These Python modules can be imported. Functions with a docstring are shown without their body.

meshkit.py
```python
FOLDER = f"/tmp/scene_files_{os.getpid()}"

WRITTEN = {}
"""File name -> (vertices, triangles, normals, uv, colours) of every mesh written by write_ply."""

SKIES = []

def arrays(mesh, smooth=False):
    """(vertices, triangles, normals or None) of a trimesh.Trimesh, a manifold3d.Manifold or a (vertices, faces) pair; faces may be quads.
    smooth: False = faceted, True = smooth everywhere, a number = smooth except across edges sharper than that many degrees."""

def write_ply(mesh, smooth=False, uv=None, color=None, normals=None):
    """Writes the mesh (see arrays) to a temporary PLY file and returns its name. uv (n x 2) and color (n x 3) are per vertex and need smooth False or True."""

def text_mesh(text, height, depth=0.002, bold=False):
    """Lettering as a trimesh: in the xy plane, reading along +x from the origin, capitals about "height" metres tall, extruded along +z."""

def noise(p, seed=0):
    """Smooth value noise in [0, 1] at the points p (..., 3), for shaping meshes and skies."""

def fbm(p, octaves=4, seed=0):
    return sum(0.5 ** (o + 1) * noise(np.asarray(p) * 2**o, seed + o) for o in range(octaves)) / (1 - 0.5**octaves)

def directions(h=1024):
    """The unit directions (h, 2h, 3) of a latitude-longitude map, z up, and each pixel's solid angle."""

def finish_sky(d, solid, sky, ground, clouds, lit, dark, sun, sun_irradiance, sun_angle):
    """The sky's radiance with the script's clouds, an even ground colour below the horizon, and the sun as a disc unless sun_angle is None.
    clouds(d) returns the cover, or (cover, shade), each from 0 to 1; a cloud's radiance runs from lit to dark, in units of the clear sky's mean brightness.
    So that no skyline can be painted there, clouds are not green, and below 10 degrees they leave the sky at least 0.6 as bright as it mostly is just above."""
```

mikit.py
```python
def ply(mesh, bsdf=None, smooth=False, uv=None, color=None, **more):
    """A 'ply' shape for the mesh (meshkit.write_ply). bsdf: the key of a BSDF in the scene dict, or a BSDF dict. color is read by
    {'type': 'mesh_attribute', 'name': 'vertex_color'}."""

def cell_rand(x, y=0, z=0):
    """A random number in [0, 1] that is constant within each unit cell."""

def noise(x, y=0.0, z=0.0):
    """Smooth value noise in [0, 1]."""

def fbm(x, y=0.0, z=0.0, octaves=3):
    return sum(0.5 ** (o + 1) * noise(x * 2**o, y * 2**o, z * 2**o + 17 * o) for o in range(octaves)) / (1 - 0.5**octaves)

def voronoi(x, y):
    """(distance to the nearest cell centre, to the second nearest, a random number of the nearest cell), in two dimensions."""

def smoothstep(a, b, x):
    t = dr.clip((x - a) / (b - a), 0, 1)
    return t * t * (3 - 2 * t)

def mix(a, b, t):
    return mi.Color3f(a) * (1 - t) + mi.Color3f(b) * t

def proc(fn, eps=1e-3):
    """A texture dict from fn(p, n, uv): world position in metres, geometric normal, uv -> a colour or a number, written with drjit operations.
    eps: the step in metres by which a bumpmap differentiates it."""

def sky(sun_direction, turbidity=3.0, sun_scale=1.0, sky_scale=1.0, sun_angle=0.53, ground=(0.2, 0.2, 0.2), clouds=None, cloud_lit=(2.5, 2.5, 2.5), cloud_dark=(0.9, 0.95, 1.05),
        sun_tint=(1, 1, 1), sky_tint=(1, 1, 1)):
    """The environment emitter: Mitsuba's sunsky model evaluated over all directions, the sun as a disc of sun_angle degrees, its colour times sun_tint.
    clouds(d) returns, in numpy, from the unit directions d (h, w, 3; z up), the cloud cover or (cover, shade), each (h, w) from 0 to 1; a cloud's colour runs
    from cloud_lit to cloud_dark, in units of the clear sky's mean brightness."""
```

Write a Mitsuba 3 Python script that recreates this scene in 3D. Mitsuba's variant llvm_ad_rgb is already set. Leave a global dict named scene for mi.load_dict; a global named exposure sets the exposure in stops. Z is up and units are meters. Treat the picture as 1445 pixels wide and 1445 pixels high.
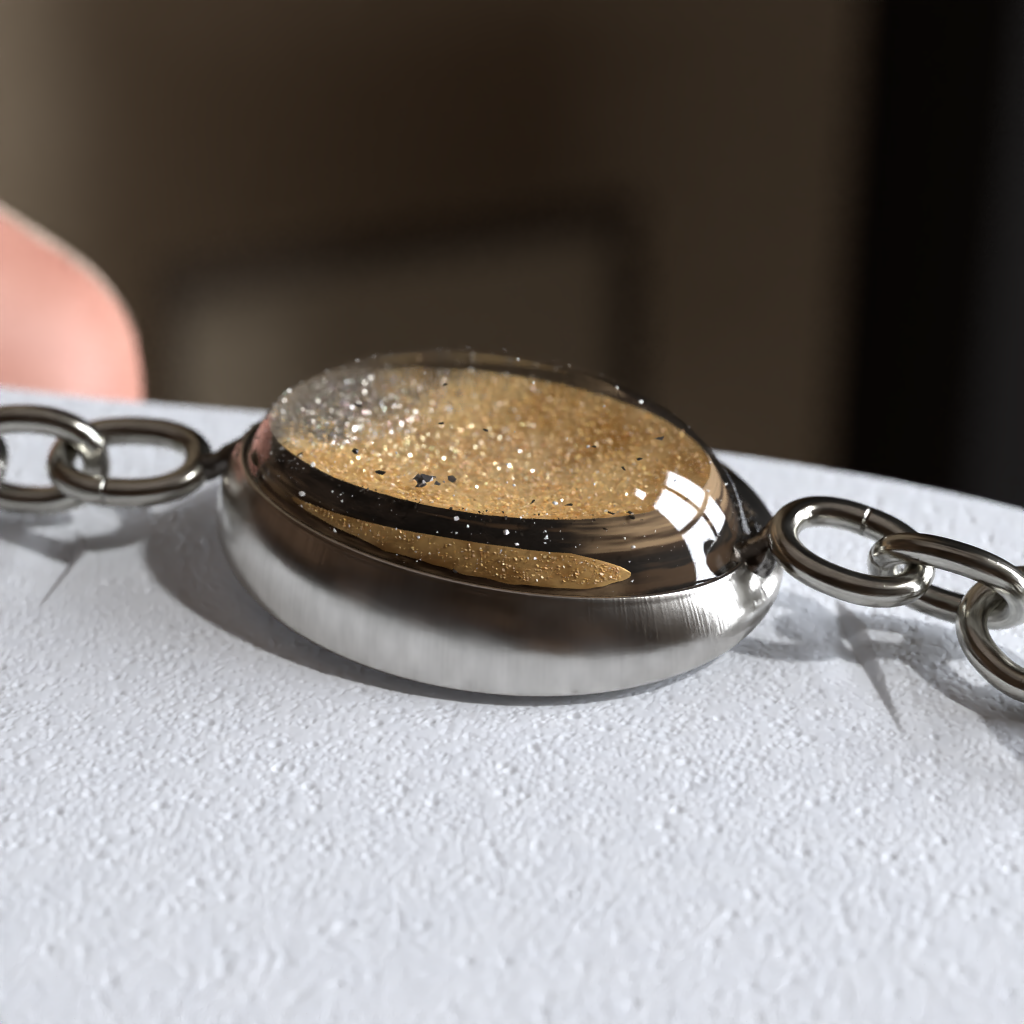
# A jewellery close-up.  1 unit = 1 centimetre here, so that the tiny parts stay well above the renderer's ray offsets.
import math, random
import numpy as np, trimesh, manifold3d, drjit as dr, mitsuba as mi
import mikit, meshkit
from scipy.spatial import cKDTree
from mikit import proc, noise, fbm, smoothstep, mix

rng = np.random.default_rng(7)
random.seed(7)
T = mi.ScalarTransform4f
scene, labels = {}, {}

# ------------------------------------------------------------------ camera, light, exposure
PITCH, DIST, TARGET = math.radians(31), 7.0, np.array([0.04, 0.0, 0.25])
FWD = np.array([0, math.cos(PITCH), -math.sin(PITCH)])
EYE = TARGET - DIST * FWD
scene['camera'] = {'type': 'thinlens', 'fov': 2 * math.degrees(math.atan(722.5 / 3430)), 'fov_axis': 'x',
                   'to_world': T().look_at(origin=EYE.tolist(), target=TARGET.tolist(), up=[0, 0, 1]),
                   'aperture_radius': 0.098, 'focus_distance': 6.75, 'near_clip': 0.2, 'far_clip': 2000.0}
exposure = -0.10
SKY_L = [10.6, 11.1, 12.0]                       # the bright sky seen through the window
SUN_L = [575.0, 573.0, 571.0]              # the sun in that sky
SUN_AT = np.array([93.5, -24.0, 108.0])
WIN = dict(x=90.0, y0=-34.0, y1=46.0, z0=-38.0, z1=80.0, ty0=-32.0, ty1=-15.0, tz0=95.0, tz1=116.0)   # the window, and a small opening added above it to admit the sun
scene['sky'] = {'type': 'rectangle', 'to_world': T().look_at(origin=[96, 6, 39], target=[0, 6, 39], up=[0, 0, 1]) @ T().scale([48, 86, 1]),
                'emitter': {'type': 'area', 'radiance': {'type': 'rgb', 'value': SKY_L}}, 'bsdf': {'type': 'diffuse', 'reflectance': {'type': 'rgb', 'value': 0.1}}}
scene['sun'] = {'type': 'disk', 'to_world': T().look_at(origin=SUN_AT.tolist(), target=[0, 0, 0], up=[0, 0, 1]) @ T().scale(4.6),
                'emitter': {'type': 'area', 'radiance': {'type': 'rgb', 'value': SUN_L}}, 'bsdf': {'type': 'diffuse', 'reflectance': {'type': 'rgb', 'value': 0.1}}}
labels['sky'] = {'label': 'bright pale sky outside the window', 'kind': 'structure'}
labels['sun'] = {'label': 'low sun outside the window', 'kind': 'structure'}


# ------------------------------------------------------------------ materials
def rgb(*c):
    return {'type': 'rgb', 'value': list(c)}


def mat(name, bsdf, two=False):
    scene[name] = {'type': 'twosided', 'bsdf': bsdf} if two else bsdf
    return name


mat('mat_wall', {'type': 'diffuse', 'reflectance': proc(lambda p, n, uv: mix((0.45, 0.36, 0.255), (0.54, 0.44, 0.325), fbm(p.x * 0.15, p.y * 0.15, p.z * 0.15)))}, True)
mat('mat_room', {'type': 'diffuse', 'reflectance': proc(lambda p, n, uv: mix((0.50, 0.45, 0.40), (0.58, 0.53, 0.47), fbm(p.x * 0.05, p.y * 0.05, p.z * 0.05)))}, True)
mat('mat_ceiling', {'type': 'diffuse', 'reflectance': rgb(0.72, 0.64, 0.58)}, True)
mat('mat_black', {'type': 'principled', 'base_color': rgb(0.010, 0.009, 0.0085), 'roughness': 0.8, 'specular': 0.05}, True)
mat('mat_front', {'type': 'diffuse', 'reflectance': proc(lambda p, n, uv: mix((0.035, 0.022, 0.014), (0.16, 0.10, 0.065), smoothstep(0.4, 0.65, fbm(p.x * 0.03, p.y * 0.03, p.z * 0.03))))}, True)
mat('mat_panel', {'type': 'diffuse', 'reflectance': rgb(0.31, 0.255, 0.185)}, True)
mat('mat_frame', {'type': 'principled', 'base_color': rgb(0.05, 0.036, 0.025), 'roughness': 0.6, 'specular': 0.2}, True)
mat('mat_window', {'type': 'principled', 'base_color': rgb(0.5, 0.5, 0.5), 'roughness': 0.5}, True)
mat('mat_pad', {'type': 'diffuse', 'reflectance': proc(lambda p, n, uv: mix((0.74, 0.77, 0.825), (0.81, 0.835, 0.875), fbm(p.x * 14, p.y * 14, p.z * 14)))}, True)
mat('mat_skin', {'type': 'principled', 'base_color': proc(lambda p, n, uv: mix((0.37, 0.152, 0.110), (0.48, 0.245, 0.185), fbm(p.x * 3, p.y * 3, p.z * 3))), 'roughness': 0.5, 'specular': 0.35, 'sheen': 0.2})
mat('mat_nail', {'type': 'principled', 'base_color': rgb(0.62, 0.47, 0.38), 'roughness': 0.3, 'specular': 0.5}, True)

STEEL = (0.60, 0.575, 0.53)
brush = proc(lambda p, n, uv: smoothstep(0.3, 0.65, fbm(uv.x * 3, uv.y * 5 + 3)) * noise(uv.x * 190, uv.y * 9) + 0.45 * fbm(uv.x * 34, uv.y * 75, octaves=2) + 0.6 * smoothstep(0.80, 0.95, noise(uv.x * 120 + uv.y * 25, uv.y * 5)), eps=0.0015)
mat('mat_bezel', {'type': 'bumpmap', 'bump': brush, 'scale': 0.0004, 'bsdf': {
    'type': 'principled', 'metallic': 1.0, 'base_color': proc(lambda p, n, uv: mix((0.52, 0.50, 0.46), (0.72, 0.695, 0.65), 0.8 * fbm(uv.x * 25, uv.y * 25) + 0.2 * noise(uv.x * 130, uv.y * 9))),
    'roughness': proc(lambda p, n, uv: 0.13 + 0.16 * fbm(uv.x * 6, uv.y * 12))}})
drawn = proc(lambda p, n, uv: noise(uv.x * 9, uv.y * 150) + 0.5 * smoothstep(0.82, 0.95, noise(uv.x * 130, uv.y * 18)) - 7.0 * dr.exp(-dr.square((uv.x - 0.55) / 0.005)), eps=0.0015)
mat('mat_link', {'type': 'bumpmap', 'bump': drawn, 'scale': 0.0009, 'bsdf': {
    'type': 'principled', 'metallic': 1.0, 'base_color': proc(lambda p, n, uv: mix((0.34, 0.325, 0.28), (0.62, 0.60, 0.545), 0.5 * fbm(p.x * 30, p.y * 30, p.z * 30) + 0.5 * noise(uv.x * 12, uv.y * 160))),
    'roughness': proc(lambda p, n, uv: 0.10 + 0.18 * fbm(p.x * 18, p.y * 18, p.z * 18))}})
mat('mat_solder', {'type': 'principled', 'metallic': 1.0, 'base_color': proc(lambda p, n, uv: mix((0.10, 0.09, 0.08), (0.55, 0.53, 0.5), smoothstep(0.4, 0.65, fbm(p.x * 40, p.y * 40, p.z * 40)))), 'roughness': 0.28})
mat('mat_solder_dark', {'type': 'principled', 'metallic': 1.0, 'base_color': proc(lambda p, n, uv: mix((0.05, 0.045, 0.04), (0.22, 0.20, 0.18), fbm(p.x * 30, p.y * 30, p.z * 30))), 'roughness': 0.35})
mat('mat_dome', {'type': 'thindielectric', 'int_ior': 1.62, 'specular_transmittance': rgb(0.97, 0.95, 0.91)})


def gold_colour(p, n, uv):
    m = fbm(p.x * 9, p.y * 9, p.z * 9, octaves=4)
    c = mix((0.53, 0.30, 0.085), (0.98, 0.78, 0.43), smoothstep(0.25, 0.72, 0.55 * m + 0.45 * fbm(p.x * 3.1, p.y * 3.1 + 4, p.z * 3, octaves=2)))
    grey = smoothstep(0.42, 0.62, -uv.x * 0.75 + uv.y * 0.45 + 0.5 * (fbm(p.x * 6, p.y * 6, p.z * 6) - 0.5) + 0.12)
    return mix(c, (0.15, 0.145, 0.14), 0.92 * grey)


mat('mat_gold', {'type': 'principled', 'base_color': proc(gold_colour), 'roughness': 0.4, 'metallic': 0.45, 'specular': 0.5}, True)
mat('mat_strip', {'type': 'principled', 'base_color': proc(lambda p, n, uv: mix((0.38, 0.19, 0.05), (0.82, 0.54, 0.22), smoothstep(0.2, 0.75, fbm(p.x * 12, p.y * 12, p.z * 12, octaves=4)))), 'roughness': 0.4, 'metallic': 0.35}, True)
mat('mat_flake', {'type': 'principled', 'base_color': {'type': 'mesh_attribute', 'name': 'vertex_color'}, 'roughness': 0.33, 'eta': 1.7}, True)


mat('mat_mirror_flake', {'type': 'principled', 'metallic': 1.0, 'base_color': {'type': 'mesh_attribute', 'name': 'vertex_color'}, 'roughness': 0.22}, True)
mat('mat_glint', {'type': 'principled', 'base_color': {'type': 'mesh_attribute', 'name': 'vertex_color'}, 'roughness': 0.2, 'eta': 1.98}, True)


def edge_colour(p, n, uv):
    """Brown striated layers; black burnt layers: above at the left, below at the right."""
    k = uv.y * 4
    band = noise(uv.x * 2.5, uv.y * 48) * 0.65 + 0.35 * noise(uv.x * 12, uv.y * 130)
    c = mix((0.05, 0.028, 0.015), (0.36, 0.25, 0.15), smoothstep(0.3, 0.75, band))
    wob = 0.35 * (fbm(p.x * 7, p.y * 7, p.z * 7) - 0.5) + 0.4 * (noise(uv.x * 1.7 + 5) - 0.5)
    right = smoothstep(0.05, 0.3, p.x + wob)
    burnt = mix(mi.Color3f(1 - smoothstep(0.46, 0.60, k + wob * 0.5)), mi.Color3f(smoothstep(0.42, 0.56, k + wob * 0.4)), right).x
    return mix(c, mix((0.010, 0.008, 0.007), (0.075, 0.045, 0.026), smoothstep(0.55, 0.8, band)), burnt)


mat('mat_edge', {'type': 'principled', 'base_color': proc(edge_colour), 'roughness': 0.75, 'specular': 0.2}, True)
mat('mat_resin_black', {'type': 'principled', 'base_color': rgb(0.012, 0.011, 0.010), 'roughness': 0.06, 'specular': 0.6}, True)
mat('mat_crust', {'type': 'principled', 'base_color': proc(lambda p, n, uv: mix((0.010, 0.009, 0.008), (0.09, 0.07, 0.05), smoothstep(0.5, 0.75, fbm(p.x * 45, p.y * 45, p.z * 45)))), 'roughness': 0.22, 'specular': 0.6}, True)
mat('mat_chip_dark', {'type': 'principled', 'base_color': rgb(0.02, 0.017, 0.014), 'roughness': 0.3, 'specular': 0.5}, True)
mat('mat_chip_grey', {'type': 'principled', 'base_color': rgb(0.16, 0.15, 0.15), 'roughness': 0.25, 'metallic': 0.6}, True)
mat('mat_grain', {'type': 'principled', 'base_color': rgb(0.80, 0.80, 0.80), 'roughness': 0.25, 'specular': 0.5}, True)


# ------------------------------------------------------------------ helpers
def numbered(name):
    if name not in scene and not any(k.startswith(name + '__') for k in scene):
        return name
    i = 1
    while f'{name}_{i:03d}' in scene or any(k.startswith(f'{name}_{i:03d}__') for k in scene):
        i += 1
    return f'{name}_{i:03d}'


def obj(name, mesh, m, parent=None, smooth=False, label=None, category=None, group=None, kind=None, **kw):
    key = numbered(f'{parent}__{name}' if parent else name)
    scene[key] = mikit.ply(mesh, m, smooth=smooth, **kw)
    tag(key, label, category, group, kind)
    return key


def tag(key, label=None, category=None, group=None, kind=None):
    d = {k: v for k, v in dict(label=label, category=category, group=group, kind=kind).items() if v}
    if d:
        labels[key] = d


def box(x0, x1, y0, y1, z0, z1):
    return trimesh.creation.box(bounds=[[x0, y0, z0], [x1, y1, z1]])


def rounded(x0, x1, y0, y1, z0, z1, r, res=12):
    pts = [[x, y, z] for x in (x0 + r, x1 - r) for y in (y0 + r, y1 - r) for z in (z0 + r, z1 - r)]
    s = manifold3d.Manifold.sphere(r, res)
    return manifold3d.Manifold.batch_hull([s.translate(p) for p in pts])


def grid_faces(nu, nv, close_u=False):
    iu = np.arange(nu if close_u else nu - 1)
    i, j = np.meshgrid(iu, np.arange(nv - 1), indexing='ij')
    i2 = (i + 1) % nu
    q = np.stack([i * nv + j, i2 * nv + j, i2 * nv + j + 1, i * nv + j + 1], -1).reshape(-1, 4)
    return np.vstack([q[:, [0, 1, 2]], q[:, [0, 2, 3]]])


# ------------------------------------------------------------------ the room round the close-up
tag(obj('back_wall', box(-150, 90, 70, 74, -75, 190), 'mat_wall'), 'brown wall far out of focus behind the charm', kind='structure')
tag(obj('floor', box(-150, 90, -130, 70, -79, -75), 'mat_room'), 'floor of the room', kind='structure')
tag(obj('ceiling', box(-150, 90, -130, 70, 190, 194), 'mat_ceiling'), 'ceiling of the room', kind='structure')
tag(obj('side_wall', box(-154, -150, -130, 70, -75, 190), 'mat_front'), 'side wall of the room', kind='structure')
tag(obj('front_wall', box(-150, 90, -134, -130, -75, 190), 'mat_front'), 'dark wall of the room behind the camera', kind='structure')
w = WIN
right = trimesh.util.concatenate([box(90, 94, -130, w['y0'], -75, 190), box(90, 94, w['y1'], 70, -75, 190),
                                  box(90, 94, w['y0'], w['y1'], -75, w['z0']), box(90, 94, w['y0'], w['y1'], w['z1'], w['tz0']),
                                  box(90, 94, w['y0'], w['ty0'], w['tz0'], w['tz1']), box(90, 94, w['ty1'], w['y1'], w['tz0'], w['tz1']), box(90, 94, w['y0'], w['y1'], w['tz1'], 190)])
tag(obj('window_wall', right, 'mat_room'), 'wall of the room that holds the window', kind='structure')
tag('window', 'four pane window that lights the charm', 'window')
for b in ((w['y0'], w['y1'], w['z0'], w['z0'] + 3), (w['y0'], w['y1'], w['z1'] - 3, w['z1']), (w['y0'], w['y0'] + 3, w['z0'] + 3, w['z1'] - 3), (w['y1'] - 3, w['y1'], w['z0'] + 3, w['z1'] - 3)):
    obj('frame', box(89, 92, *b), 'mat_window', 'window')
obj('mullion', box(89.5, 91.5, 9, 15, w['z0'] + 3, w['z1'] - 3), 'mat_window', 'window')
obj('mullion', box(89.7, 91.3, w['y0'] + 3, 9, 24, 30), 'mat_window', 'window')
obj('mullion', box(89.7, 91.3, 15, w['y1'] - 3, 24, 30), 'mat_window', 'window')

obj('black_cabinet', rounded(11.2, 60, 46.5, 69.9, -74.9, 150, 0.4), 'mat_black', smooth=40, label='tall black cabinet side blurred at the right edge of the background', category='cabinet')

# the dark frame that stands before the wall: a chair back
tag('dark_frame', 'dark thin rectangular frame blurred against the brown wall', 'frame')


def bar(points, r):
    s = manifold3d.Manifold.sphere(r, 16)
    return manifold3d.Manifold.batch_hull([s.translate(list(p)) for p in points])


def on_plane(px, py, y):
    """Design helper: the point of the plane y = const that the far background shows at this place of the photograph."""
    u = np.cross([1.0, 0, 0], FWD)
    d = FWD + (px - 722.5) / 3430 * np.array([1.0, 0, 0]) - (py - 722.5) / 3430 * u
    return EYE + d * (y - EYE[1]) / d[1]


A, B, C = on_plane(238, 395, 62), on_plane(885, 303, 62), on_plane(240, 900, 62)
D_ = on_plane(890, 900, 62)
obj('top_rail', bar([A, B], 0.55), 'mat_frame', 'dark_frame', smooth=40)
obj('panel', trimesh.convex.convex_hull([list(p + [0, dy, 0]) for p in (A, B, C, D_) for dy in (1.0, 1.4)]), 'mat_panel', 'dark_frame', label='grey brown panel inside the dark frame')
obj('post', bar([A - [0, 0, .8], C], 0.36), 'mat_frame', 'dark_frame', smooth=40)
obj('post', bar([B - [0, 0, 1.4], D_], 0.48), 'mat_frame', 'dark_frame', smooth=40)

# ------------------------------------------------------------------ white pad
EDGE = np.polyfit([-1.71, -0.9, -0.01, 0.82, 1.24, 1.65], [1.505, 1.345, 1.175, 0.985, 0.885, 0.67], 3)


def edge_y(x):
    xc = np.clip(x, -2.2, 2.2)
    return np.polyval(EDGE, xc) - np.where(x > 2.2, (x - 2.2) * 1.5, 0) + np.where(x < -2.2, (-2.2 - x) * -0.3, 0)


CX = np.array([-0.008, 0.186])
PSI, TU, TV = -0.348, -0.074, -0.031


def pad_base(x, y):
    z = -0.088 + 0.012 * np.sin(x * 1.3 + 0.6) * np.cos(y * 1.1) - 0.006 * x * x * 0.5
    # the charm presses a shallow dent into the soft pad
    u = (x - CX[0]) * math.cos(PSI) + (y - CX[1]) * math.sin(PSI)
    v = -(x - CX[0]) * math.sin(PSI) + (y - CX[1]) * math.cos(PSI)
    rr = np.hypot(u / 0.62, (v + 0.30) / 0.38)
    return z - 0.045 * np.exp(-rr ** 4)


R_EDGE = 0.13
xs = np.concatenate([np.linspace(-3.2, -1.8, 40)[:-1], np.linspace(-1.8, 1.8, 900), np.linspace(1.8, 3.0, 36)[1:]])
sfine = np.linspace(0, 1, 820)
rows = []
coarse = np.linspace(-2.6, -2.05, 20)[:-1]
for x in xs:
    ye = edge_y(x)
    y = np.concatenate([coarse, -2.05 + (ye - R_EDGE + 2.05) * sfine])
    z = pad_base(np.full_like(y, x), y)
    a = np.linspace(0, np.pi, 30)[1:]
    ya = ye - R_EDGE + R_EDGE * np.sin(a)
    za = z[-1] - R_EDGE + R_EDGE * np.cos(a)
    rows.append(np.stack([np.full(len(y) + len(a), x), np.concatenate([y, ya]), np.concatenate([z, za])], -1))
P = np.array(rows)
nu, nv = P.shape[:2]
P = P.reshape(-1, 3)
# fine relief: a foam of small pits between tiny lumps
seeds = rng.uniform([-3.3, -5.1, -0.4], [3.2, 1.7, 0.0], (1, 3))
n_pit = 36000
pits = np.stack([rng.uniform(-1.9, 1.9, n_pit), rng.uniform(-2.1, 1.6, n_pit)], -1)
size = 0.0052 + 0.0022 * rng.random(n_pit) + 0.009 * rng.random(n_pit) ** 14
depth_ = size * rng.uniform(0.12, 0.52, n_pit)
dd, ii = cKDTree(pits).query(P[:, :2], k=3)
g = -(depth_[ii] * np.exp(-(dd / size[ii]) ** 2)).max(-1)
g += 0.0007 * (meshkit.noise(P * [85, 85, 85], 3) - 0.5) + 0.0006 * (meshkit.noise(P * [27, 27, 27], 5) - 0.5) + 0.003 * (meshkit.fbm(P * [7, 7, 7], 2, 9) - 0.5)
# two grooves added so their steep slopes shade into dark streaks like link shadows
for (x0, y0), (x1, y1), depth, wide in (((1.011, -0.035), (1.109, -0.643), 0.050, 0.050), ((-1.325, 0.415), (-1.370, 0.040), 0.060, 0.065)):
    dx, dy = x1 - x0, y1 - y0
    L = math.hypot(dx, dy)
    al = ((P[:, 0] - x0) * dx + (P[:, 1] - y0) * dy) / L / L
    ac = ((P[:, 0] - x0) * -dy + (P[:, 1] - y0) * dx) / L
    taper = np.clip(np.minimum((al + 0.15) / 0.25, (1.0 - al) / 0.9), 0, 1)
    tw = wide * (0.15 + 0.85 * taper)
    g -= depth * taper * np.where(ac > 0, np.clip(1 - ac / tw, 0, 1) ** 1.3, np.clip(1 + ac / 0.16, 0, 1) ** 1.5)
P[:, 2] += g
obj('white_pad', (P, grid_faces(nu, nv)), 'mat_pad', smooth=True, label='white porous foam pad that the charm and chain lie on', category='pad')

# ------------------------------------------------------------------ the fingertip behind the pad
joints = [((-1.83, 2.24, -0.59), 0.44), ((-1.99, 2.24, -0.53), 0.60), ((-2.39, 2.26, -0.46), 0.76), ((-3.15, 2.37, -0.36), 0.90), ((-4.6, 2.5, -0.9), 0.88),
          ((-5.4, 2.6, -1.1), 0.95), ((-7.6, 2.2, -1.8), 0.98), ((-9.8, 1.0, -2.8), 1.1)]
parts = []
for (p0, r0), (p1, r1) in zip(joints[:-1], joints[1:]):
    parts.append(manifold3d.Manifold.batch_hull([manifold3d.Manifold.sphere(r0, 40).translate(p0), manifold3d.Manifold.sphere(r1, 40).translate(p1)]))
f = manifold3d.Manifold.batch_boolean(parts, manifold3d.OpType.Add).refine_to_length(0.09)
m = f.to_mesh()
fm = trimesh.Trimesh(m.vert_properties[:, :3], m.tri_verts, process=True)
trimesh.smoothing.filter_taubin(fm, iterations=30)
nailface = (fm.face_normals @ np.array([0.45, 0.80, 0.40]) > 0.76) & (fm.triangles_center[:, 0] > -2.75)
nail = fm.submesh([np.nonzero(nailface)[0]], append=True)
lo, hi = np.array(nail.vertices) + 0.004 * np.array(nail.vertex_normals), np.array(nail.vertices) + 0.012 * np.array(nail.vertex_normals)
edge = nail.edges[trimesh.grouping.group_rows(nail.edges_sorted, require_count=1)]
nn_ = len(lo)
nailm = trimesh.Trimesh(np.vstack([hi, lo]), np.vstack([nail.faces, nail.faces[:, ::-1] + nn_, np.stack([edge[:, 1], edge[:, 0], edge[:, 0] + nn_], -1), np.stack([edge[:, 1], edge[:, 0] + nn_, edge[:, 1] + nn_], -1)]), process=False)
tag('person', 'pink fingertip of a person gripping the pad from behind', 'person')
obj('finger', fm, 'mat_skin', 'person', smooth=True)
obj('nail', nailm, 'mat_nail', 'person', smooth=50, label='pale edge of the fingernail')

# ------------------------------------------------------------------ the charm
Q = dict(a=0.792, b=0.544, zr=0.213, H=0.392, HU=0.074, e=2.02)
CO, SI = math.cos(PSI), math.sin(PSI)


def world(u, v, wv):
    u, v, wv = np.broadcast_arrays(u, v, wv)
    return np.stack([CX[0] + u * CO - v * SI, CX[1] + u * SI + v * CO, wv + TU * u + TV * v], -1)


def oval(a, b, d, th):
    n = np.hypot(np.cos(th) / a, np.sin(th) / b)
    return a * np.cos(th) + d * np.cos(th) / a / n, b * np.sin(th) + d * np.sin(th) / b / n


def oval_lathe(profile, n=360, th0=0.0, th1=2 * math.pi, closed=True, bump=None):
    """profile: rows (offset from the rim oval, height). Returns points, faces, uv."""
    prof = np.asarray(profile, float)
    th = np.linspace(th0, th1, n, endpoint=not closed) if not closed else np.linspace(0, 2 * math.pi, n + 1)
    TH, K = np.meshgrid(th, np.arange(len(prof)), indexing='ij')
    u, v = oval(Q['a'], Q['b'], prof[K, 0], TH)
    wv = prof[K, 1]
    if bump is not None:
        u, v, wv = bump(TH, u, v, wv)
    arc = np.concatenate([[0], np.cumsum(np.hypot(np.diff(Q['a'] * np.cos(th)), np.diff(Q['b'] * np.sin(th))))])
    pl = np.concatenate([[0], np.cumsum(np.hypot(*np.diff(prof, axis=0).T))])
    uv = np.stack([np.repeat(arc, len(prof)), np.tile(pl, len(th))], -1)
    return world(u, v, wv).reshape(-1, 3), grid_faces(len(th), len(prof)), uv


CH = 'bracelet_charm'
tag(CH, 'oval steel charm with clear dome over glittering gold flakes', 'charm')
zr = Q['zr']
zm, zb = 0.075, 0.015
zl, zu = np.linspace(zb, zm, 18)[:-1], np.linspace(zm, zr - 0.004, 26)
lower = -0.08 + (0.078 + 0.08) * np.sqrt(np.maximum(0, 1 - ((zm - zl) / (zm - zb)) ** 2))
upper = 0.078 - 0.081 * ((zu - zm) / (zr - zm)) ** 2
outer = np.stack([np.concatenate([lower, upper]), np.concatenate([zl, zu])], -1)
lip = np.array([[-0.004, zr + 0.006], [-0.012, zr + 0.009], [-0.021, zr + 0.006], [-0.027, zr - 0.004], [-0.03, zr - 0.03], [-0.03, 0.17]])
base = np.stack([np.linspace(-0.50, -0.085, 8), np.full(8, zb)], -1)


def lean(TH, u, v, wv):
    # the cup sits lower on the pad at the front than at the back
    return u, v, wv + (1 - np.clip((wv - zm) / (zr - zm), 0, 1)) * ((-0.025 - TU) * u + (0.215 - TV) * v)


pts, fc, uv = oval_lathe(np.vstack([base, outer, lip]), bump=lean)
obj('bezel', (pts, fc), 'mat_bezel', CH, smooth=True, uv=uv, label='brushed silver steel bezel cup with rounded wall')

# clear resin dome
k = np.linspace(0, 1, 90) ** 1.4
ang = k * np.pi / 2
rr, zz = np.cos(ang) ** (2 / Q['e']), np.sin(ang) ** (2 / Q['e'])
th = np.linspace(0, 2 * np.pi, 361)
TH, K = np.meshgrid(th, np.arange(90), indexing='ij')
wob = 1 + 0.0022 * np.sin(3 * TH + 1.0) * np.cos(K * 0.05) + 0.0012 * np.sin(7 * TH + 0.4)
flare = 0.955 * rr + 0.045 * np.exp(-zz * Q['H'] / 0.035)
du, dv = (Q['a'] - 0.012) * flare[K] * np.cos(TH) * wob, (Q['b'] - 0.012) * flare[K] * np.sin(TH) * wob
dome_pts = world(du, dv, zr - 0.004 + zz[K] * (Q['H'] + Q['HU'] * du) * wob).reshape(-1, 3)
obj('dome', (dome_pts, grid_faces(361, 90)), 'mat_dome', CH, smooth=True, label='clear glossy resin dome')

# gold layer: a shallow bowl of gold pigment
GA, GB, GU, GV, GW = 0.672, 0.428, -0.036, 0.018, 0.368


def bowl(u, v):
    r2 = ((u - GU) / GA) ** 2 + ((v - GV) / GB) ** 2
    return GW + 0.06 * u - 0.105 * (1 - r2 ** 1.05) + 0.004 * (meshkit.fbm(np.stack([u * 14, v * 14, u * 0], -1), 3, 2) - 0.5)


rad = np.linspace(0, 1, 60)
RR, TH2 = np.meshgrid(rad, np.linspace(0, 2 * np.pi, 201), indexing='ij')
gu, gv = GU + GA * RR * np.cos(TH2), GV + GB * RR * np.sin(TH2)
gpts = world(gu, gv, bowl(gu, gv)).reshape(-1, 3)
obj('gold_layer', (gpts, grid_faces(60, 201)), 'mat_gold', CH, smooth=True, uv=np.stack([gu.ravel(), gv.ravel()], -1), label='golden brown pigment layer under the dome')


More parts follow.
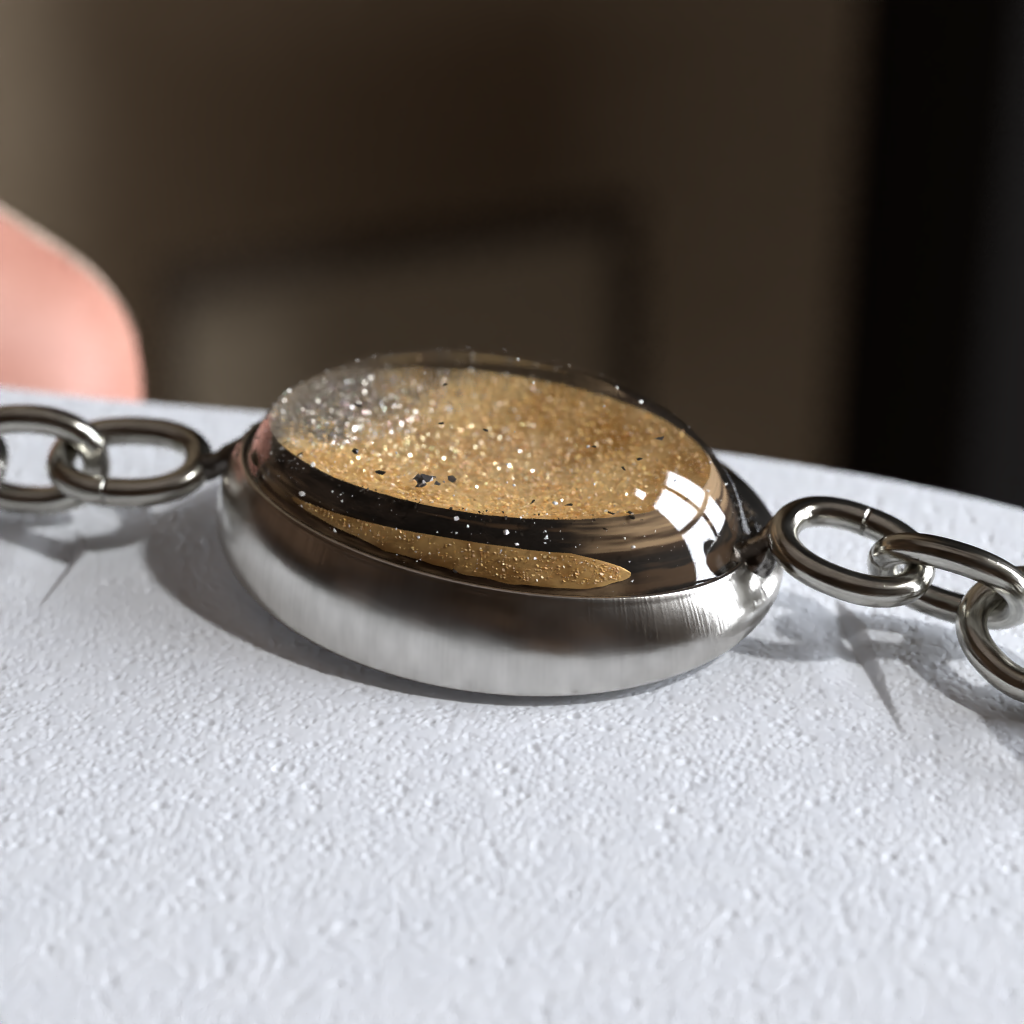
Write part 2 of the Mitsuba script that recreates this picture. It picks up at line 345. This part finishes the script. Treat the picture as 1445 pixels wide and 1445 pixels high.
def flakes(n, pick, size, tilt, palette, follow=0.8, lean=(0, 0, 0)):
    V, F, Cc = [], [], []
    hexa = np.arange(6) * np.pi / 3
    for i in range(n):
        u, v, wv = pick()
        e = 1e-3
        s = size * (0.5 + rng.random() ** 2 * 1.2)
        nrm = np.array([-(bowl(np.array(u + e), np.array(v)) - bowl(np.array(u), np.array(v))) / e, -(bowl(np.array(u), np.array(v + e)) - bowl(np.array(u), np.array(v))) / e, 1.0])
        nrm = nrm * [follow, follow, 1] + rng.normal(0, tilt, 3) * [1, 1, 0] + np.asarray(lean)
        nrm /= np.linalg.norm(nrm)
        a = np.cross(nrm, rng.normal(size=3))
        a /= np.linalg.norm(a)
        b = np.cross(nrm, a)
        rr_ = s * rng.uniform(0.6, 1.1, 6)
        ring = np.array([u, v, wv]) + (np.cos(hexa) * rr_)[:, None] * a + (np.sin(hexa) * rr_)[:, None] * b
        V.append(world(ring[:, 0], ring[:, 1], ring[:, 2]))
        F.append(np.array([[0, 1, 2], [0, 2, 3], [0, 3, 4], [0, 4, 5]]) + 6 * i)
        Cc.append(np.tile(palette(u, v), (6, 1)))
    return np.vstack(V), np.vstack(F), np.vstack(Cc)


def pick_gold():
    r, a = math.sqrt(rng.random()) * 0.99, rng.random() * 2 * math.pi
    u, v = GU + GA * r * math.cos(a), GV + GB * r * math.sin(a)
    return u, v, float(bowl(np.array(u), np.array(v))) + 0.004 + 0.008 * rng.random()


def palette(u, v, dull=1.0):
    silver = (-u * 0.75 + v * 0.45 + rng.normal(0, 0.1)) > 0.36
    if silver:
        base = np.array([0.36, 0.355, 0.35]) * dull
        return base * np.array([(1, 1, 1), (1.15, 0.8, 0.9), (0.8, 0.85, 1.2), (0.85, 1.1, 0.95)])[rng.choice(4, p=[0.55, 0.15, 0.15, 0.15])] * rng.uniform(0.4, 1.6)
    if rng.random() < 0.06:
        return np.array([0.85, 0.80, 0.70])
    return np.array([0.88, 0.65, 0.32]) * rng.uniform(0.8, 1.1) * [1, rng.uniform(0.93, 1.07), rng.uniform(0.75, 1.3)]


v_, f_, c_ = flakes(2500, pick_gold, 0.0042, 0.22, lambda u, v: palette(u, v, 0.6))
obj('flake', (v_, f_), 'mat_flake', CH + '__gold_layer', color=np.clip(c_, 0, 1), kind='stuff', label='gold and silver mica flakes')

v_, f_, c_ = flakes(6500, pick_gold, 0.0042, 0.45, palette, 1.6)
obj('glint_flake', (v_, f_), 'mat_glint', CH + '__gold_layer', color=np.clip(c_ * 1.08, 0, 1), kind='stuff', label='larger mirror bright mica flakes')



def pick_glint():
    if rng.random() < 0.66:      # crowded in the dark silvery side
        u, v = rng.normal(-0.40, 0.12), rng.normal(0.07, 0.12)
    else:
        u, v = rng.normal(-0.08, 0.22), rng.normal(0.06, 0.12)
    r = math.hypot((u - GU) / GA, (v - GV) / GB)
    if r > 0.97:
        return pick_glint()
    return u, v, float(bowl(np.array(u), np.array(v))) + 0.008 + 0.006 * rng.random()


def tint_glint(u, v):
    base = np.array([0.95, 0.93, 0.92]) if (-u * 0.75 + v * 0.45) > 0.28 else np.array([0.97, 0.85, 0.55])
    return base * np.array([(1, 1, 1), (1.0, 0.72, 0.85), (0.75, 0.85, 1.0), (0.8, 1.0, 0.85)])[rng.choice(4, p=[0.64, 0.12, 0.12, 0.12])]


v_, f_, c_ = flakes(2100, pick_glint, 0.0030, 0.20, tint_glint, 0.3, (0.45, -0.42, 0.0))
obj('mirror_flake', (v_, f_), 'mat_mirror_flake', CH + '__gold_layer', color=np.clip(c_, 0, 1), kind='stuff', label='mirror bright mica flakes that catch the window')

# stone edge: the dark, striated side wall between the gold oval and the bezel
nT = 361
thE = np.linspace(0, 2 * np.pi, nT)
nS = 40
S_ = np.linspace(0, 1, nS)
ou, ov = oval(Q['a'], Q['b'], -0.035, thE)
iu, iv = GU + GA * np.cos(thE), GV + GB * np.sin(thE)
step = 0.006 * np.abs(np.sin(S_ * np.pi * 5)) * np.sin(S_ * np.pi)
EU = iu[:, None] * (1 - S_) + ou[:, None] * S_
EV = iv[:, None] * (1 - S_) + ov[:, None] * S_
EG = (GW + 0.06 * iu)[:, None]
EW = EG - (EG - zr + 0.035) * (S_ ** 1.25)[None, :] + step[None, :] * (0.4 + 0.9 * meshkit.noise(np.stack([np.cos(thE) * 2, np.sin(thE) * 2, thE * 0], -1), 4))[:, None]
EW = EW + 0.006 * (meshkit.fbm(np.stack([EU * 20, EV * 20, EW * 60], -1), 3, 8) - 0.5)
arcE = np.concatenate([[0], np.cumsum(np.hypot(np.diff(ou), np.diff(ov)))])
obj('stone_edge', (world(EU, EV, EW).reshape(-1, 3), grid_faces(nT, nS)), 'mat_edge', CH, smooth=True,
    uv=np.stack([np.repeat(arcE, nS), np.tile(S_ * 0.25, nT)], -1), label='dark brown striated side of the inset between gold and bezel')

# the golden strip that shows low at the front, between edge and bezel
s_, k_ = np.meshgrid(1 - np.linspace(1, 0, 140) ** 2.2, np.linspace(-1, 1, 16), indexing='ij')
ts = np.radians(-130 + 86 * s_)
wave = meshkit.fbm(np.stack([s_ * 9, k_ * 0.7, s_ * 0], -1), 3, 6) - 0.5
half = 0.20 * np.minimum(1, (s_ / 0.55 + 0.02)) ** 0.7 * np.clip((1.0 - s_) / 0.16, 0, 1) ** 0.6 * (1 + 0.35 * wave)
ks = 0.70 - 0.06 * np.sin(np.pi * s_) + 0.05 * wave + half * k_
ou2, ov2 = oval(Q['a'], Q['b'], -0.035, ts)
iu2, iv2 = GU + GA * np.cos(ts), GV + GB * np.sin(ts)
nn = np.hypot(np.cos(ts) / Q['a'], np.sin(ts) / Q['b'])
lift = 0.008 + 0.003 * (1 - k_ ** 2)
su = iu2 * (1 - ks) + ou2 * ks + lift * 0.5 * np.cos(ts) / Q['a'] / nn
sv = iv2 * (1 - ks) + ov2 * ks + lift * 0.5 * np.sin(ts) / Q['b'] / nn
sg = GW + 0.06 * iu2
sw = sg - (sg - zr + 0.035) * np.clip(ks, 0, 1) ** 1.25 + lift
obj('gold_strip', (world(su, sv, sw).reshape(-1, 3), grid_faces(140, 16)), 'mat_strip', CH, smooth=True, label='narrow golden strip low at the front of the dome')




def pick_strip():
    i, j = rng.integers(4, 110), rng.integers(2, 14)
    return su[i, j], sv[i, j], sw[i, j] + 0.002 + 0.003 * rng.random()


v_, f_, c_ = flakes(700, pick_strip, 0.0035, 0.45, lambda u, v: palette(1, 0), 0.0)
obj('flake', (v_, f_), 'mat_glint', CH + '__gold_strip', color=np.clip(c_, 0, 1), kind='stuff', label='gold mica flakes in the strip')


# crusty black rim at both ends
def crust(th0, th1, seed, hi, wide):
    n, mm = 260, 40
    prof = np.linspace(0, math.pi, mm)
    TH, PH = np.meshgrid(np.linspace(th0, th1, n), prof, indexing='ij')
    fade = np.sin(np.pi * np.linspace(0, 1, n)) ** 0.5
    off_ = -0.03 + wide * np.cos(PH) * fade[:, None]
    u, v = oval(Q['a'], Q['b'], 0.0, TH)
    nn = np.hypot(np.cos(TH) / Q['a'], np.sin(TH) / Q['b'])
    lump = meshkit.fbm(np.stack([u * 50, v * 50, np.cos(PH) * 3], -1), 3, seed)
    off_ = off_ + 0.02 * (lump - 0.5)
    u, v = u + off_ * np.cos(TH) / Q['a'] / nn, v + off_ * np.sin(TH) / Q['b'] / nn
    wv = zr - 0.01 + (hi * np.sin(PH) * (0.35 + 1.3 * lump)) * fade[:, None]
    return world(u, v, wv).reshape(-1, 3), grid_faces(n, mm)


obj('crust', crust(-0.3, 1.0, 11, 0.022, 0.045), 'mat_crust', CH, smooth=True, label='black gritty residue on the right end of the rim')
obj('crust', crust(2.6, 3.7, 12, 0.018, 0.04), 'mat_crust', CH, smooth=True, label='dark brown residue on the left end of the rim')


def lump_hull(points, seed, amp):
    balls = [manifold3d.Manifold.sphere(r, 24).translate(list(map(float, p))) for p, r in points]
    mm = manifold3d.Manifold.batch_boolean([manifold3d.Manifold.batch_hull(list(ab)) for ab in zip(balls[:-1], balls[1:])], manifold3d.OpType.Add).refine_to_length(0.012)
    q = mm.to_mesh()
    tm = trimesh.Trimesh(q.vert_properties[:, :3], q.tri_verts)
    trimesh.smoothing.filter_taubin(tm, iterations=25)
    nrm = np.array(tm.vertex_normals)
    tm.vertices = tm.vertices + nrm * (amp * (meshkit.fbm(np.array(tm.vertices) * 28, 3, seed) - 0.5))[:, None]
    return tm


obj('solder_joint', lump_hull([((-0.76, 0.47, 0.16), 0.075), ((-0.81, 0.465, 0.16), 0.055), ((-0.855, 0.455, 0.15), 0.036), ((-0.895, 0.45, 0.14), 0.044)], 3, 0.010), 'mat_solder_dark', CH, smooth=True, label='dark solder joint at the left end of the charm')
obj('solder_joint', lump_hull([((0.70, -0.08, 0.10), 0.085), ((0.765, -0.08, 0.17), 0.046), ((0.82, -0.05, 0.235), 0.040)], 4, 0.010), 'mat_solder', CH, smooth=True, label='bright solder joint at the right end of the charm')


# grains and chips that stick to the resin
def pebble(c, size, stretch=(1, 1, 1), turn=0.0, npts=14):
    if size > 0.036:      # a broken cluster
        return trimesh.util.concatenate([pebble(np.asarray(c) + rng.normal(0, 0.45, 3) * size * np.asarray(stretch), size * rng.uniform(0.25, 0.6), (1.2, 0.9, 0.5), rng.random() * 3, 9) for _ in range(9)])
    p = rng.normal(size=(npts, 3))
    p /= np.linalg.norm(p, axis=1, keepdims=True)
    p = p * rng.uniform(0.7, 1.0, (npts, 1)) * size * np.asarray(stretch)
    h = trimesh.convex.convex_hull(p)
    h.apply_transform(trimesh.transformations.rotation_matrix(turn, [0, 0, 1]))
    h.apply_translation(c)
    return h


GRAINS = [(0.197, -0.449, 0.144, .016), (0.304, -0.422, 0.144, .013), (0.23, -0.455, 0.123, .010), (-0.046, -0.492, 0.097, .011), (0.525, -0.325, 0.122, .012), (-0.57, 0.085, 0.199, .010),
          (0.016, 0.145, 0.385, .010), (-0.484, 0.12, 0.242, .010), (-0.204, -0.037, 0.369, .009), (0.118, -0.006, 0.411, .008), (0.315, 0.16, 0.345, .012), (0.397, 0.133, 0.326, .013), (0.034, -0.424, 0.198, .007),
          (0.308, -0.362, 0.215, .013), (0.189, -0.366, 0.244, .008), (-0.441, -0.397, 0.08, .018), (-0.423, -0.355, 0.142, .016), (0.055, -0.459, 0.154, .013), (0.089, -0.464, 0.143, .009), (0.343, -0.187, 0.325, .010),
          (0.657, -0.044, 0.181, .008), (-0.311, -0.469, 0.049, .012), (0.393, -0.276, 0.255, .008), (0.678, 0.069, 0.153, .010)]
flare_z = flare[::-1], zz[::-1]


def on_dome(u, v, sink):
    r = math.hypot(u / (Q['a'] - 0.012), v / (Q['b'] - 0.012))
    if r > 0.985:
        u, v, r = u * 0.985 / r, v * 0.985 / r, 0.985
    return world(u, v, zr - sink + float(np.interp(r, *flare_z)) * (Q['H'] + Q['HU'] * u))


for u, v, z, s in GRAINS:
    obj('grain', pebble(on_dome(u, v, 0.005), s * 0.75, (1.1, 0.8, 0.7), rng.random() * 3), 'mat_grain', CH + '__dome')
CHIPS = [(-0.297, -0.34, 0.215, .026, (0.45, 1.2, 0.35), 0.2, 'd'), (0.061, -0.249, 0.339, .013, (1.2, .8, .3), 0, 'd'), (-0.068, -0.253, 0.328, .012, (1.3, .7, .3), 0.3, 'd'), (-0.194, -0.398, 0.196, .018, (1.4, .6, .3), -0.3, 'd'),
         (0.251, -0.382, 0.213, .013, (1, .9, .5), 0.5, 'd'), (-0.055, -0.407, 0.212, .042, (1.5, .7, .3), -0.1, 'g'), (-0.345, -0.198, 0.281, .020, (1.3, .6, .3), -0.7, 'd'), (-0.112, -0.095, 0.383, .012, (1.2, .9, .3), 0, 'd'),
         (0.366, -0.175, 0.323, .016, (1.6, .5, .3), 0.1, 'd'), (0.451, -0.194, 0.278, .014, (1, .9, .3), 0, 'd'), (0.242, -0.439, 0.145, .012, (1, .8, .4), 0, 'd'), (0.348, -0.349, 0.212, .014, (1.6, .5, .3), 0.4, 'd'),
         (0.067, -0.514, 0.051, .012, (1, 1, .6), 0, 'd'), (0.50, -0.019, 0.299, .020, (1.3, .6, .4), 0.5, 'd'), (0.482, -0.137, 0.286, .014, (1.2, .6, .4), -0.5, 'd')]
for u, v, z, s, st_, tn, kd in CHIPS:
    obj('chip', pebble(on_dome(u, v, 0.004), s, st_, tn, 7), 'mat_chip_dark' if kd == 'd' else 'mat_chip_grey', CH + '__dome')
# black crumbs along the front edge of the gold oval
V = []
for i in range(150):
    a = math.radians(rng.uniform(-165, -35))
    r = 1.0 + rng.normal(0.02, 0.035)
    V.append(pebble(world(GU + GA * r * math.cos(a), GV + GB * r * math.sin(a), GW + 0.06 * (GU + GA * r * math.cos(a)) + 0.004 - max(0, r - 1) * 0.1), 0.003 + 0.010 * rng.random() ** 3, (1.3, 0.8, 0.5), a, 7))
obj('crumb', trimesh.util.concatenate(V), 'mat_chip_dark', CH + '__stone_edge', kind='stuff', label='black crumbs along the edge of the gold')
# dust: many specks far too small to pick apart
V = []
for i in range(330):
    a, kk = rng.uniform(0, 2 * math.pi), rng.uniform(0.02, 0.75) ** 1.0
    if rng.random() < 0.5:
        a = rng.normal(-1.9, 0.9)
        kk = rng.uniform(0.05, 0.35)
    an = kk * np.pi / 2
    r0, z0 = np.cos(an) ** (2 / Q['e']), np.sin(an) ** (2 / Q['e'])
    r0 = 0.955 * r0 + 0.045 * math.exp(-z0 * Q['H'] / 0.035)
    z0 = z0 * (Q['H'] + Q['HU'] * (Q['a'] - 0.012) * r0 * math.cos(a))
    V.append(pebble(world((Q['a'] - 0.012) * r0 * math.cos(a), (Q['b'] - 0.012) * r0 * math.sin(a), zr - 0.004 + z0), 0.0016 + 0.0045 * rng.random() ** 4, npts=7))
obj('dust', trimesh.util.concatenate(V), 'mat_grain', CH + '__dome', kind='stuff', label='fine pale dust on the resin')


# ------------------------------------------------------------------ chain
def link_mesh(L, W, r, n=120, mseg=22, flat=0.0):
    """An oval wire ring: long axis x, short axis y; uv = (arc, around)."""
    th = np.linspace(0, 2 * np.pi, n + 1)
    p = 2.25
    cx = L / 2 * np.sign(np.cos(th)) * np.abs(np.cos(th)) ** (2 / p)
    cy = W / 2 * np.sign(np.sin(th)) * np.abs(np.sin(th)) ** (2 / p)
    # resample evenly
    arc = np.concatenate([[0], np.cumsum(np.hypot(np.diff(cx), np.diff(cy)))])
    s = np.linspace(0, arc[-1], n + 1)
    cx, cy = np.interp(s, arc, cx), np.interp(s, arc, cy)
    tx, ty = np.gradient(cx), np.gradient(cy)
    tx[0] = tx[-1] = cx[1] - cx[-2]
    ty[0] = ty[-1] = cy[1] - cy[-2]
    ll = np.hypot(tx, ty)
    nx, ny = ty / ll, -tx / ll
    ph = np.linspace(0, 2 * np.pi, mseg + 1)
    Pn = np.stack([cx[:, None] + r * np.cos(ph) * nx[:, None], cy[:, None] + r * np.cos(ph) * ny[:, None], np.broadcast_to(r * np.sin(ph) * (1 - flat), (n + 1, mseg + 1))], -1)
    uv = np.stack([np.repeat(s, mseg + 1), np.tile(ph / (2 * np.pi) * 0.26, n + 1)], -1)
    return Pn.reshape(-1, 3), grid_faces(n + 1, mseg + 1), uv


def put_link(chain, c, yaw, dip, roll, L=0.40, W=0.285, r=0.041):
    """yaw: heading of the long axis; dip: its slope; roll: how far the ring leans towards the camera about that axis."""
    y, d, a = map(math.radians, (yaw, dip, roll))
    e1 = np.array([math.cos(y) * math.cos(d), math.sin(y) * math.cos(d), math.sin(d)])
    side = np.cross([0, 0, 1.0], e1)
    side /= np.linalg.norm(side)
    up = np.cross(e1, side)
    e2 = side * math.cos(a) + up * math.sin(a)
    e3 = np.cross(e1, e2)
    Pn, F, uv = link_mesh(L, W, r)
    uv = uv + [rng.uniform(-0.5, 0.5), 0]
    return obj('link', (Pn @ np.stack([e1, e2, e3]) + np.asarray(c), F), 'mat_link', chain, smooth=True, uv=uv)


tag('steel_chain', 'dark steel chain leading left from the charm beside the fingertip', 'chain')
put_link('steel_chain', (-1.135, 0.485, 0.14), -4, 0, 12, L=0.425, r=0.0445)
put_link('steel_chain', (-1.45, 0.53, 0.12), -3, 0, 88, L=0.41, r=0.0445)
put_link('steel_chain', (-1.765, 0.57, 0.09), 0, 0, 15, L=0.385, r=0.0445)
put_link('steel_chain', (-2.07, 0.60, 0.09), 0, 0, 85, L=0.385, r=0.0445)
tag('steel_chain_001', 'bright steel chain leading right from the charm over the pad', 'chain')
put_link('steel_chain_001', (1.005, -0.132, 0.20), -24, -10, 8, r=0.0445)
put_link('steel_chain_001', (1.285, -0.192, 0.135), -20, -8, 118, r=0.0445)
put_link('steel_chain_001', (1.50, -0.367, 0.07), -60, -10, 22, W=0.30, r=0.0445)
put_link('steel_chain_001', (1.60, -0.657, 0.05), -75, -5, 75, r=0.0445)
